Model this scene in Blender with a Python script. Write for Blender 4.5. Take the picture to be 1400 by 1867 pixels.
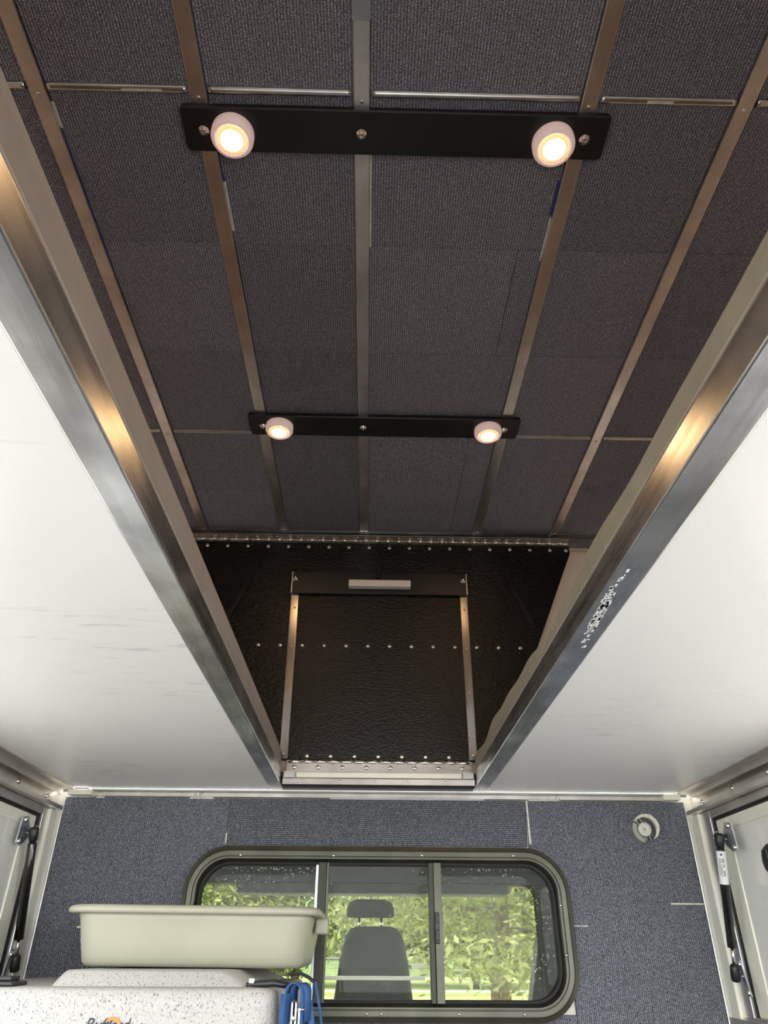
import bpy, bmesh, math, random
from mathutils import Vector, Matrix, Euler

# ------------------------------------------------------------------ clean
for o in list(bpy.data.objects):
    bpy.data.objects.remove(o, do_unlink=True)
S = bpy.context.scene
COL = S.collection
PI = math.pi
random.seed(7)

# ------------------------------------------------------------------ camera (origin of the world = the lens, ground 1.6 m below)
PITCH, YAW, ROLL, FPX = 0.55996, 0.01845, 0.00566, 1290.15
cd = bpy.data.cameras.new('camera')
cam = bpy.data.objects.new('camera', cd); COL.objects.link(cam)
fw = Vector((math.sin(YAW) * math.cos(PITCH), math.cos(YAW) * math.cos(PITCH), math.sin(PITCH)))
r0 = Vector((math.cos(YAW), -math.sin(YAW), 0)); u0 = r0.cross(fw)
rt = r0 * math.cos(ROLL) + u0 * math.sin(ROLL); up = -r0 * math.sin(ROLL) + u0 * math.cos(ROLL)
cam.matrix_world = Matrix(((rt.x, up.x, -fw.x, 0), (rt.y, up.y, -fw.y, 0), (rt.z, up.z, -fw.z, 0), (0, 0, 0, 1)))
cd.sensor_fit = 'HORIZONTAL'; cd.sensor_width = 36.0; cd.lens = 36.0 * FPX / 1400.0
cd.clip_start = 0.02; cd.clip_end = 500
S.camera = cam

# ------------------------------------------------------------------ overcast daylight
wd = bpy.data.worlds.new('overcast_sky'); S.world = wd; wd.use_nodes = True
wn = wd.node_tree.nodes; wl = wd.node_tree.links
wn['Background'].inputs['Color'].default_value = (0.93, 0.97, 1.0, 1)
wn['Background'].inputs['Strength'].default_value = 7.4

S.view_settings.view_transform = 'Standard'
S.view_settings.look = 'None'
S.view_settings.gamma = 1.0
S.view_settings.use_curve_mapping = False
S.view_settings.exposure = 0.0
LAMP = 130.0

# ------------------------------------------------------------------ materials
MATS = {}
def newmat(name):
    m = bpy.data.materials.new(name); m.use_nodes = True
    return m, m.node_tree.nodes, m.node_tree.links, m.node_tree.nodes['Principled BSDF']
def ramp(n, pts):
    r = n.new('ShaderNodeValToRGB')
    e = r.color_ramp.elements
    while len(e) < len(pts): e.new(0.5)
    for k, (p, c) in enumerate(pts):
        e[k].position = p; e[k].color = (*c, 1) if len(c) == 3 else c
    return r
def coords(n, l, scale=(1, 1, 1), kind='Object'):
    t = n.new('ShaderNodeTexCoord'); mp = n.new('ShaderNodeMapping'); mp.inputs['Scale'].default_value = scale
    l.new(t.outputs[kind], mp.inputs['Vector']); return mp
def plain(name, col, rough=0.5, metal=0.0, spec=0.5, noise=0.0, nscale=40, bump=0.0, bscale=200, coat=0.0):
    if name in MATS: return MATS[name]
    m, n, l, b = newmat(name)
    b.inputs['Base Color'].default_value = (*col, 1); b.inputs['Roughness'].default_value = rough
    b.inputs['Metallic'].default_value = metal; b.inputs['Specular IOR Level'].default_value = spec
    b.inputs['Coat Weight'].default_value = coat
    if noise:
        mp = coords(n, l); t = n.new('ShaderNodeTexNoise'); t.inputs['Scale'].default_value = nscale; t.inputs['Detail'].default_value = 4
        l.new(mp.outputs[0], t.inputs['Vector'])
        r = ramp(n, [(0.3, tuple(c * (1 - noise) for c in col)), (0.7, tuple(min(1, c * (1 + noise)) for c in col))])
        l.new(t.outputs['Fac'], r.inputs[0]); l.new(r.outputs[0], b.inputs['Base Color'])
    if bump:
        mp = coords(n, l); t = n.new('ShaderNodeTexNoise'); t.inputs['Scale'].default_value = bscale; t.inputs['Detail'].default_value = 3
        l.new(mp.outputs[0], t.inputs['Vector'])
        bp = n.new('ShaderNodeBump'); bp.inputs['Strength'].default_value = bump; bp.inputs['Distance'].default_value = 0.002
        l.new(t.outputs['Fac'], bp.inputs['Height']); l.new(bp.outputs[0], b.inputs['Normal'])
    MATS[name] = m; return m

def metal(name, col=(0.72, 0.71, 0.69), rough=0.3, grain=(1, 1, 1), gs=0.25, tone=0.15):
    """brushed aluminium: grain stretched along one axis, cloudy tarnish"""
    m, n, l, b = newmat(name)
    b.inputs['Metallic'].default_value = 1.0
    mp = coords(n, l, grain); t = n.new('ShaderNodeTexNoise'); t.inputs['Scale'].default_value = 60; t.inputs['Detail'].default_value = 5
    l.new(mp.outputs[0], t.inputs['Vector'])
    rr = n.new('ShaderNodeMapRange'); rr.inputs['To Min'].default_value = max(0.05, rough - gs / 2); rr.inputs['To Max'].default_value = rough + gs / 2
    l.new(t.outputs['Fac'], rr.inputs['Value']); l.new(rr.outputs[0], b.inputs['Roughness'])
    mp2 = coords(n, l); t2 = n.new('ShaderNodeTexNoise'); t2.inputs['Scale'].default_value = 14; t2.inputs['Detail'].default_value = 6
    l.new(mp2.outputs[0], t2.inputs['Vector'])
    r = ramp(n, [(0.35, tuple(c * (1 - tone) for c in col)), (0.65, tuple(min(1, c * (1 + tone * .6)) for c in col))])
    l.new(t2.outputs['Fac'], r.inputs[0]); l.new(r.outputs[0], b.inputs['Base Color'])
    bp = n.new('ShaderNodeBump'); bp.inputs['Strength'].default_value = 0.12; bp.inputs['Distance'].default_value = 0.0006
    l.new(t.outputs['Fac'], bp.inputs['Height']); l.new(bp.outputs[0], b.inputs['Normal'])
    MATS[name] = m; return m

def carpet(name, base, axis):
    """ribbed marine carpet: needle-punched flecks plus fine ribs repeating along one axis"""
    m, n, l, b = newmat(name)
    b.inputs['Roughness'].default_value = 0.95; b.inputs['Specular IOR Level'].default_value = 0.15
    g = n.new('ShaderNodeNewGeometry')
    t = n.new('ShaderNodeTexNoise'); t.inputs['Scale'].default_value = 620; t.inputs['Detail'].default_value = 2; t.inputs['Roughness'].default_value = 0.7
    l.new(g.outputs['Position'], t.inputs['Vector'])
    r = ramp(n, [(0.34, tuple(c * 0.25 for c in base)), (0.52, base), (0.70, tuple(min(1, c * 2.9) for c in base))])
    l.new(t.outputs['Fac'], r.inputs[0])
    w = n.new('ShaderNodeTexWave'); w.wave_type = 'BANDS'; w.bands_direction = axis
    w.inputs['Scale'].default_value = 2 * PI / (20 * 0.0046); w.inputs['Distortion'].default_value = 0.6; w.inputs['Detail'].default_value = 1
    l.new(g.outputs['Position'], w.inputs['Vector'])
    wr = ramp(n, [(0.0, (0.55, 0.55, 0.55)), (1.0, (1.25, 1.25, 1.25))]); l.new(w.outputs['Fac'], wr.inputs[0])
    mx = n.new('ShaderNodeMix'); mx.data_type = 'RGBA'; mx.blend_type = 'MULTIPLY'; mx.inputs['Factor'].default_value = 1.0
    l.new(r.outputs[0], mx.inputs[6]); l.new(wr.outputs[0], mx.inputs[7])
    # every tile was cut from the roll with its own slight shade
    oi = n.new('ShaderNodeObjectInfo'); mr = n.new('ShaderNodeMapRange'); mr.inputs['To Min'].default_value = 0.84; mr.inputs['To Max'].default_value = 1.12
    l.new(oi.outputs['Random'], mr.inputs['Value'])
    m2 = n.new('ShaderNodeMix'); m2.data_type = 'RGBA'; m2.blend_type = 'MULTIPLY'; m2.inputs['Factor'].default_value = 1.0
    l.new(mx.outputs[2], m2.inputs[6]); l.new(mr.outputs[0], m2.inputs[7]); l.new(m2.outputs[2], b.inputs['Base Color'])
    ad = n.new('ShaderNodeMath'); ad.operation = 'ADD'; l.new(t.outputs['Fac'], ad.inputs[0]); l.new(w.outputs['Fac'], ad.inputs[1])
    bp = n.new('ShaderNodeBump'); bp.inputs['Strength'].default_value = 0.5; bp.inputs['Distance'].default_value = 0.002
    l.new(ad.outputs[0], bp.inputs['Height']); l.new(bp.outputs[0], b.inputs['Normal'])
    MATS[name] = m; return m

CB = (0.140, 0.148, 0.168)
carpet('carpet_ceiling', (0.250, 0.245, 0.285), 'X')
carpet('carpet_wall', CB, 'X')
carpet('carpet_strip', CB, 'Z')
metal('alu_long', col=(0.86, 0.80, 0.74), grain=(1, 0.02, 1), rough=0.36)                      # ribs and rails, grain along the truck
metal('alu_cross', grain=(0.02, 1, 1), rough=0.3)
metal('alu_vert', grain=(1, 1, 0.02), rough=0.34)
metal('alu_rail', col=(0.74, 0.75, 0.76), grain=(1, 0.03, 1), rough=0.28, tone=0.22)
metal('alu_strip', col=(0.46, 0.44, 0.42), grain=(1, 1, 0.02), rough=0.2, gs=0.12)
metal('alu_dull', col=(0.5, 0.49, 0.46), grain=(1, 0.05, 1), rough=0.45)
plain('chrome', (0.8, 0.78, 0.75), 0.14, 1.0)
plain('steel_zinc', (0.66, 0.7, 0.72), 0.35, 1.0, noise=0.1)
plain('buckle_steel', (0.36, 0.37, 0.37), 0.4, 1.0, noise=0.2, nscale=90)
plain('black_bar', (0.012, 0.012, 0.012), 0.42, bump=0.03, bscale=300)
plain('black_plastic', (0.012, 0.012, 0.013), 0.38)
plain('black_rubber', (0.01, 0.01, 0.01), 0.7)
plain('black_strip', (0.006, 0.006, 0.006), 0.75, bump=0.2, bscale=500)
plain('strut_black', (0.008, 0.008, 0.008), 0.12, coat=0.5)
plain('window_frame', (0.068, 0.068, 0.05), 0.3, 0.65, noise=0.15, nscale=18)
plain('window_inner', (0.03, 0.033, 0.022), 0.4, 0.5)
plain('cream_paint', (0.84, 0.82, 0.69), 0.35, noise=0.04, nscale=25)
plain('gloss_white', (0.82, 0.82, 0.76), 0.09, noise=0.03, nscale=10, coat=0.6)
plain('foam_cut', (0.75, 0.72, 0.62), 0.9, noise=0.15, nscale=120, bump=0.6, bscale=300)
plain('cap_plastic', (0.62, 0.63, 0.55), 0.4)
plain('grey_plastic', (0.33, 0.34, 0.3), 0.4)
plain('dark_plastic', (0.09, 0.09, 0.075), 0.45)
plain('wall_skin', (0.72, 0.7, 0.6), 0.6)
plain('tub_plastic', (0.335, 0.325, 0.245), 0.38, noise=0.05, nscale=9, bump=0.05, bscale=60)
plain('puck_white', (0.78, 0.70, 0.71), 0.35); pb = MATS['puck_white'].node_tree.nodes['Principled BSDF']; pb.inputs['Emission Color'].default_value = (1, .62, .55, 1); pb.inputs['Emission Strength'].default_value = 0.28   # faint pinkish glow added to the housing to imitate lamp bloom
plain('led_off', (0.82, 0.76, 0.74), 0.4)
plain('strip_white', (0.85, 0.86, 0.8), 0.35)
plain('strap_blue', (0.02, 0.082, 0.23), 0.7, bump=0.4, bscale=700, noise=0.2, nscale=60)
plain('paper', (0.82, 0.82, 0.82), 0.6)
plain('ink', (0.03, 0.03, 0.035), 0.7)
plain('ink_orange', (0.78, 0.22, 0.05), 0.6)
plain('glue_white', (0.7, 0.68, 0.6), 0.7, noise=0.15, nscale=80)
plain('blue_foil', (0.03, 0.05, 0.22), 0.4)
plain('seat_cloth', (0.05, 0.045, 0.045), 0.9, noise=0.35, nscale=60, bump=0.2, bscale=200)
plain('cab_dark', (0.03, 0.032, 0.036), 0.7)
plain('cab_trim', (0.05, 0.053, 0.06), 0.6)
plain('cab_paint', (0.6, 0.6, 0.58), 0.3, coat=0.5)
plain('bed_liner', (0.05, 0.05, 0.052), 0.8, bump=0.3, bscale=150)
plain('bark', (0.16, 0.12, 0.085), 0.9, noise=0.4, nscale=8, bump=0.6, bscale=14)
plain('gravel', (0.42, 0.40, 0.37), 0.95, noise=0.25, nscale=30)
plain('road', (0.55, 0.54, 0.5), 0.9, noise=0.15, nscale=3)

def white_panel():
    m, n, l, b = newmat('white_panel')
    b.inputs['Roughness'].default_value = 0.3; b.inputs['Specular IOR Level'].default_value = 0.45
    g = n.new('ShaderNodeNewGeometry')
    mp = n.new('ShaderNodeMapping'); mp.inputs['Scale'].default_value = (14, 90, 1); l.new(g.outputs['Position'], mp.inputs['Vector'])
    t = n.new('ShaderNodeTexNoise'); t.inputs['Scale'].default_value = 1.0; t.inputs['Detail'].default_value = 6; t.inputs['Roughness'].default_value = 0.6
    l.new(mp.outputs[0], t.inputs['Vector'])
    r = ramp(n, [(0.0, (0.9, 0.89, 0.87)), (0.59, (0.86, 0.85, 0.83)), (0.70, (0.58, 0.57, 0.59))]); l.new(t.outputs['Fac'], r.inputs[0])
    # scuffs only in patches
    t2 = n.new('ShaderNodeTexNoise'); t2.inputs['Scale'].default_value = 3.2; t2.inputs['Detail'].default_value = 2; l.new(g.outputs['Position'], t2.inputs['Vector'])
    dn = n.new('ShaderNodeVectorMath'); dn.operation = 'DISTANCE'; dn.inputs[1].default_value = (-.31, 1.0, .36); l.new(g.outputs['Position'], dn.inputs[0])
    dr = n.new('ShaderNodeMapRange'); dr.inputs['From Min'].default_value = 0.30; dr.inputs['From Max'].default_value = 0.10; dr.inputs['To Max'].default_value = 0.22; l.new(dn.outputs['Value'], dr.inputs['Value'])
    sm = n.new('ShaderNodeMath'); sm.operation = 'ADD'; l.new(t2.outputs['Fac'], sm.inputs[0]); l.new(dr.outputs[0], sm.inputs[1])   # a worn zone where gear slides in and out
    r2 = ramp(n, [(0.56, (0, 0, 0)), (0.68, (1, 1, 1))]); l.new(sm.outputs[0], r2.inputs[0])
    mx = n.new('ShaderNodeMix'); mx.data_type = 'RGBA'; mx.inputs[6].default_value = (0.88, 0.87, 0.85, 1)
    l.new(r2.outputs[0], mx.inputs['Factor']); l.new(r.outputs[0], mx.inputs[7]); l.new(mx.outputs[2], b.inputs['Base Color'])
    mp3 = n.new('ShaderNodeMapping'); mp3.inputs['Scale'].default_value = (9, 60, 1); l.new(g.outputs['Position'], mp3.inputs['Vector'])
    t3 = n.new('ShaderNodeTexNoise'); t3.inputs['Scale'].default_value = 1.0; t3.inputs['Detail'].default_value = 2; l.new(mp3.outputs[0], t3.inputs['Vector'])
    bp = n.new('ShaderNodeBump'); bp.inputs['Strength'].default_value = 0.12; bp.inputs['Distance'].default_value = 0.002
    l.new(t3.outputs['Fac'], bp.inputs['Height']); l.new(bp.outputs[0], b.inputs['Normal'])
    MATS['white_panel'] = m
white_panel()

def black_abs():
    m, n, l, b = newmat('black_abs')
    b.inputs['Base Color'].default_value = (0.004, 0.0038, 0.0035, 1); b.inputs['Roughness'].default_value = 0.2
    b.inputs['Specular IOR Level'].default_value = 0.36
    g = n.new('ShaderNodeNewGeometry')
    mp = n.new('ShaderNodeMapping'); mp.inputs['Scale'].default_value = (120, 120, 230); l.new(g.outputs['Position'], mp.inputs['Vector'])
    t = n.new('ShaderNodeTexNoise'); t.inputs['Scale'].default_value = 1.0; t.inputs['Detail'].default_value = 3; t.inputs['Roughness'].default_value = 0.55
    l.new(mp.outputs[0], t.inputs['Vector'])
    bp = n.new('ShaderNodeBump'); bp.inputs['Strength'].default_value = 0.8; bp.inputs['Distance'].default_value = 0.003
    l.new(t.outputs['Fac'], bp.inputs['Height']); l.new(bp.outputs[0], b.inputs['Normal'])
    MATS['black_abs'] = m
black_abs()

def fabric(name, col, transl, weave=1400):
    m, n, l, b = newmat(name)
    b.inputs['Roughness'].default_value = 0.85; b.inputs['Base Color'].default_value = (*col, 1); b.inputs['Sheen Weight'].default_value = 0.1
    g = n.new('ShaderNodeNewGeometry')
    t = n.new('ShaderNodeTexNoise'); t.inputs['Scale'].default_value = 16; t.inputs['Detail'].default_value = 4; l.new(g.outputs['Position'], t.inputs['Vector'])
    r = ramp(n, [(0.3, tuple(c * .88 for c in col)), (0.7, tuple(min(1, c * 1.1) for c in col))]); l.new(t.outputs['Fac'], r.inputs[0]); l.new(r.outputs[0], b.inputs['Base Color'])
    w = n.new('ShaderNodeTexNoise'); w.inputs['Scale'].default_value = weave; l.new(g.outputs['Position'], w.inputs['Vector'])
    bp = n.new('ShaderNodeBump'); bp.inputs['Strength'].default_value = 0.25; bp.inputs['Distance'].default_value = 0.001
    l.new(w.outputs['Fac'], bp.inputs['Height']); l.new(bp.outputs[0], b.inputs['Normal'])
    if transl:
        tr = n.new('ShaderNodeBsdfTranslucent'); tr.inputs['Color'].default_value = (*[min(1, c * 1.1) for c in col], 1)
        mx = n.new('ShaderNodeMixShader'); mx.inputs[0].default_value = transl
        out = n['Material Output']; l.new(b.outputs[0], mx.inputs[1]); l.new(tr.outputs[0], mx.inputs[2]); l.new(mx.outputs[0], out.inputs['Surface'])
    MATS[name] = m
fabric('mattress_cover', (0.20, 0.155, 0.125), 0)
fabric('mattress_cover_olive', (0.20, 0.17, 0.12), 0)
fabric('piping', (0.27, 0.22, 0.18), 0)
fabric('tent_canvas', (0.55, 0.47, 0.4), 0.25)

def crate_mat():
    m, n, l, b = newmat('speckled_plastic')
    b.inputs['Roughness'].default_value = 0.55
    mp = coords(n, l, (1, 1, 0.55))
    v = n.new('ShaderNodeTexNoise'); v.inputs['Scale'].default_value = 520; v.inputs['Detail'].default_value = 2; l.new(mp.outputs[0], v.inputs['Vector'])
    r = ramp(n, [(0.32, (0.10, 0.09, 0.09)), (0.37, (0.34, 0.33, 0.305)), (0.5, (0.385, 0.375, 0.35)), (0.75, (0.43, 0.42, 0.40))]); l.new(v.outputs['Fac'], r.inputs[0])
    l.new(r.outputs[0], b.inputs['Base Color'])
    bp = n.new('ShaderNodeBump'); bp.inputs['Strength'].default_value = 0.25; bp.inputs['Distance'].default_value = 0.001
    l.new(v.outputs['Fac'], bp.inputs['Height']); l.new(bp.outputs[0], b.inputs['Normal'])
    MATS['speckled_plastic'] = m
crate_mat()

def glass(name, tint, dust, gscale=160):
    """tinted pane: mostly see-through, mirror reflection by Fresnel, a film of dust and dried drops"""
    m, n, l, b = newmat(name)
    n.remove(b); out = n['Material Output']
    tr = n.new('ShaderNodeBsdfTransparent'); tr.inputs['Color'].default_value = (*tint, 1)
    gl = n.new('ShaderNodeBsdfGlossy'); gl.inputs['Roughness'].default_value = 0.02
    fr = n.new('ShaderNodeFresnel'); fr.inputs['IOR'].default_value = 1.17
    m1 = n.new('ShaderNodeMixShader'); l.new(fr.outputs[0], m1.inputs[0]); l.new(tr.outputs[0], m1.inputs[1]); l.new(gl.outputs[0], m1.inputs[2])
    df = n.new('ShaderNodeBsdfTranslucent'); df.inputs['Color'].default_value = (0.85, 0.87, 0.9, 1)
    mp = coords(n, l); t = n.new('ShaderNodeTexNoise'); t.inputs['Scale'].default_value = gscale; t.inputs['Detail'].default_value = 5; t.inputs['Roughness'].default_value = 0.75
    l.new(mp.outputs[0], t.inputs['Vector'])
    t2 = n.new('ShaderNodeTexNoise'); t2.inputs['Scale'].default_value = 6; t2.inputs['Detail'].default_value = 3; l.new(mp.outputs[0], t2.inputs['Vector'])
    r = ramp(n, [(0.5, (dust * .15,) * 3), (0.64, (dust,) * 3), (0.72, (min(1, dust * 8),) * 3)]); l.new(t.outputs['Fac'], r.inputs[0])
    mu = n.new('ShaderNodeMath'); mu.operation = 'MULTIPLY'; l.new(r.outputs[0], mu.inputs[0])
    r2 = ramp(n, [(0.3, (0.5,) * 3), (0.7, (1.5,) * 3)]); l.new(t2.outputs['Fac'], r2.inputs[0]); l.new(r2.outputs[0], mu.inputs[1])
    m2 = n.new('ShaderNodeMixShader'); l.new(mu.outputs[0], m2.inputs[0]); l.new(m1.outputs[0], m2.inputs[1]); l.new(df.outputs[0], m2.inputs[2])
    l.new(m2.outputs[0], out.inputs['Surface']); MATS[name] = m
glass('shell_glass', (0.87, 0.88, 0.83), 0.034)
glass('cab_glass', (0.80, 0.83, 0.78), 0.010)

plain('drop', (0.85, 0.88, 0.92), 0.15)
MATS['drop'].node_tree.nodes['Principled BSDF'].inputs['Transmission Weight'].default_value = 0.4
def emit(name, col, k):
    m, n, l, b = newmat(name)
    b.inputs['Base Color'].default_value = (*col, 1); b.inputs['Emission Color'].default_value = (*col, 1); b.inputs['Emission Strength'].default_value = k
    MATS[name] = m
emit('lamp_lens', (1.0, 0.60, 0.27), LAMP * 1.7)
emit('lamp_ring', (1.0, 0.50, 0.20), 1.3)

def leaf_mat(name, c1, c2):
    m, n, l, b = newmat(name)
    b.inputs['Roughness'].default_value = 0.6
    g = n.new('ShaderNodeNewGeometry'); r = ramp(n, [(0.0, c1), (1.0, c2)])
    l.new(g.outputs['Random Per Island'], r.inputs[0]); l.new(r.outputs[0], b.inputs['Base Color'])
    tr = n.new('ShaderNodeBsdfTranslucent'); l.new(r.outputs[0], tr.inputs['Color'])
    mx = n.new('ShaderNodeMixShader'); mx.inputs[0].default_value = 0.4
    l.new(b.outputs[0], mx.inputs[1]); l.new(tr.outputs[0], mx.inputs[2]); l.new(mx.outputs[0], n['Material Output'].inputs['Surface'])
    MATS[name] = m
leaf_mat('leaf_pine', (0.10, 0.11, 0.04), (0.42, 0.41, 0.18))
leaf_mat('leaf_light', (0.16, 0.19, 0.065), (0.52, 0.54, 0.25))
leaf_mat('leaf_mid', (0.07, 0.10, 0.04), (0.30, 0.34, 0.15))
def grass_mat():
    m, n, l, b = newmat('grass'); b.inputs['Roughness'].default_value = 0.9
    g = n.new('ShaderNodeNewGeometry'); t = n.new('ShaderNodeTexNoise'); t.inputs['Scale'].default_value = 1.2; t.inputs['Detail'].default_value = 8
    l.new(g.outputs['Position'], t.inputs['Vector'])
    r = ramp(n, [(0.3, (0.24, 0.28, 0.09)), (0.7, (0.46, 0.49, 0.18))]); l.new(t.outputs['Fac'], r.inputs[0]); l.new(r.outputs[0], b.inputs['Base Color'])
    MATS['grass'] = m
grass_mat()

# ------------------------------------------------------------------ object helpers
def tag(o, label=None, cat=None, group=None, kind=None):
    if label: o['label'] = label
    if cat: o['category'] = cat
    if group: o['group'] = group
    if kind: o['kind'] = kind
    return o
def thing(name, label, cat, loc=(0, 0, 0), group=None):
    o = bpy.data.objects.new(name, None); COL.objects.link(o); o.location = loc; o.empty_display_size = 0.05
    return tag(o, label, cat, group)

class MB:
    """collects shapes in world coordinates; build() links them as one mesh object"""
    def __init__(s): s.bm = bmesh.new()
    def box(s, x0, x1, y0, y1, z0, z1, bev=0.0, seg=2):
        b = bmesh.new(); bmesh.ops.create_cube(b, size=1.0)
        for v in b.verts: v.co = Vector(((x0 + x1) / 2 + v.co.x * (x1 - x0), (y0 + y1) / 2 + v.co.y * (y1 - y0), (z0 + z1) / 2 + v.co.z * (z1 - z0)))
        if bev: bmesh.ops.bevel(b, geom=b.edges[:], offset=bev, segments=seg, affect='EDGES', profile=0.5)
        return s.add(b)
    def add(s, b, M=None):
        if M is not None: bmesh.ops.transform(b, matrix=M, verts=b.verts[:])
        me = bpy.data.meshes.new('t'); b.to_mesh(me); b.free(); s.bm.from_mesh(me); bpy.data.meshes.remove(me); return s
    def tube(s, pts, r, n=12, cap=True):
        pts = [Vector(p) for p in pts]; rs = r if isinstance(r, (list, tuple)) else [r] * len(pts)
        rings = []; prev = None
        for i, p in enumerate(pts):
            d = (pts[min(i + 1, len(pts) - 1)] - pts[max(i - 1, 0)]).normalized()
            if prev is None:
                a = Vector((0, 0, 1)) if abs(d.z) < 0.9 else Vector((1, 0, 0)); u = d.cross(a).normalized()
            else: u = (prev - d * prev.dot(d)).normalized()
            prev = u; w = d.cross(u)
            rings.append([s.bm.verts.new(p + (u * math.cos(2 * PI * k / n) + w * math.sin(2 * PI * k / n)) * rs[i]) for k in range(n)])
        for a, b in zip(rings, rings[1:]):
            for k in range(n): f = s.bm.faces.new((a[k], a[(k + 1) % n], b[(k + 1) % n], b[k])); f.smooth = True
        if cap: s.bm.faces.new(rings[0][::-1]); s.bm.faces.new(rings[-1])
        return s
    def ribbon(s, pts, width, thick, side=(0, 1, 0)):
        """flat webbing following pts, width along `side`"""
        sd = Vector(side).normalized(); rows = []
        pts = [Vector(p) for p in pts]
        for i, p in enumerate(pts):
            d = (pts[min(i + 1, len(pts) - 1)] - pts[max(i - 1, 0)]).normalized(); nn = d.cross(sd).normalized()
            rows.append([s.bm.verts.new(p + sd * a * width / 2 + nn * c * thick / 2) for a, c in ((-1, -1), (1, -1), (1, 1), (-1, 1))])
        for a, b in zip(rows, rows[1:]):
            for k in range(4): f = s.bm.faces.new((a[k], a[(k + 1) % 4], b[(k + 1) % 4], b[k])); f.smooth = True
        s.bm.faces.new(rows[0][::-1]); s.bm.faces.new(rows[-1]); return s
    def lathe(s, prof, loc=(0, 0, 0), axis=(0, 0, 1), n=24):
        """prof: (radius, height along axis)"""
        q = Vector((0, 0, 1)).rotation_difference(Vector(axis)).to_matrix(); L = Vector(loc); rings = []
        for r, h in prof:
            if r < 1e-6: rings.append([s.bm.verts.new(L + q @ Vector((0, 0, h)))])
            else: rings.append([s.bm.verts.new(L + q @ Vector((r * math.cos(2 * PI * k / n), r * math.sin(2 * PI * k / n), h))) for k in range(n)])
        for a, b in zip(rings, rings[1:]):
            for k in range(n):
                k2 = (k + 1) % n
                if len(a) == 1 and len(b) == 1: continue
                if len(a) == 1: f = s.bm.faces.new((a[0], b[k], b[k2]))
                elif len(b) == 1: f = s.bm.faces.new((a[k], b[0], a[k2]))
                else: f = s.bm.faces.new((a[k], a[k2], b[k2], b[k]))
                f.smooth = True
        return s
    def loft(s, loops, close=False, cap0=False, cap1=False, smooth=True):
        rings = [[s.bm.verts.new(p) for p in L] for L in loops]; n = len(loops[0])
        pairs = list(zip(rings, rings[1:])) + ([(rings[-1], rings[0])] if close else [])
        for a, b in pairs:
            for k in range(n): f = s.bm.faces.new((a[k], a[(k + 1) % n], b[(k + 1) % n], b[k])); f.smooth = smooth
        if cap0: s.bm.faces.new(rings[0][::-1])
        if cap1: s.bm.faces.new(rings[-1])
        return s
    def prism(s, poly, a0, a1, axis='y', bev=0.0):
        """extrude a 2-D outline; axis y: poly=(x,z); axis z: (x,y); axis x: (y,z)"""
        b = bmesh.new()
        def P(p, a): return {'y': (p[0], a, p[1]), 'z': (p[0], p[1], a), 'x': (a, p[0], p[1])}[axis]
        A = [b.verts.new(P(p, a0)) for p in poly]; B = [b.verts.new(P(p, a1)) for p in poly]; n = len(poly)
        for k in range(n): b.faces.new((A[k], A[(k + 1) % n], B[(k + 1) % n], B[k]))
        b.faces.new(A[::-1]); b.faces.new(B)
        bmesh.ops.recalc_face_normals(b, faces=b.faces[:])
        if bev: bmesh.ops.bevel(b, geom=b.edges[:], offset=bev, segments=2, affect='EDGES', profile=0.5)
        return s.add(b)
    def mesh(s, name, origin=(0, 0, 0), recalc=True):
        if recalc: bmesh.ops.recalc_face_normals(s.bm, faces=s.bm.faces[:])
        me = bpy.data.meshes.new(name); o = Vector(origin)
        for v in s.bm.verts: v.co -= o
        s.bm.to_mesh(me); s.bm.free(); return me
    def build(s, name, mat, parent=None, recalc=True):
        o0 = world_loc(parent) if parent else Vector((0, 0, 0))
        me = s.mesh(name, o0, recalc); me.materials.append(MATS[mat])
        return link(name, me, parent)
def world_loc(o):
    L = Vector(o.location)
    while o.parent: o = o.parent; L += Vector(o.location)
    return L
def link(name, me, parent=None, loc=None, rot=None):
    o = bpy.data.objects.new(name, me); COL.objects.link(o)
    if parent: o.parent = parent
    if loc is not None: o.location = Vector(loc) - (world_loc(parent) if parent else Vector((0, 0, 0)))
    if rot is not None: o.rotation_euler = rot
    return o
def origin_mesh(o):
    """move a one-mesh thing's origin to its base centre"""
    me = o.data; xs = [v.co for v in me.vertices]
    c = Vector(((min(v.x for v in xs) + max(v.x for v in xs)) / 2, (min(v.y for v in xs) + max(v.y for v in xs)) / 2, min(v.z for v in xs)))
    for v in me.vertices: v.co -= c
    o.location = c; return o
def struct(o): o['kind'] = 'structure'; return o

def rrect(x0, x1, z0, z1, r, y, seg=8):
    pts = []
    for cx, cz, a in ((x1 - r, z1 - r, 0), (x0 + r, z1 - r, PI / 2), (x0 + r, z0 + r, PI), (x1 - r, z0 + r, 1.5 * PI)):
        for k in range(seg + 1): pts.append(Vector((cx + r * math.cos(a + k * PI / 2 / seg), y, cz + r * math.sin(a + k * PI / 2 / seg))))
    return pts
def rrect_h(x0, x1, y0, y1, r, z, seg=6):
    return [Vector((p.x, p.z, z)) for p in rrect(x0, x1, y0, y1, r, 0, seg)]

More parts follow.
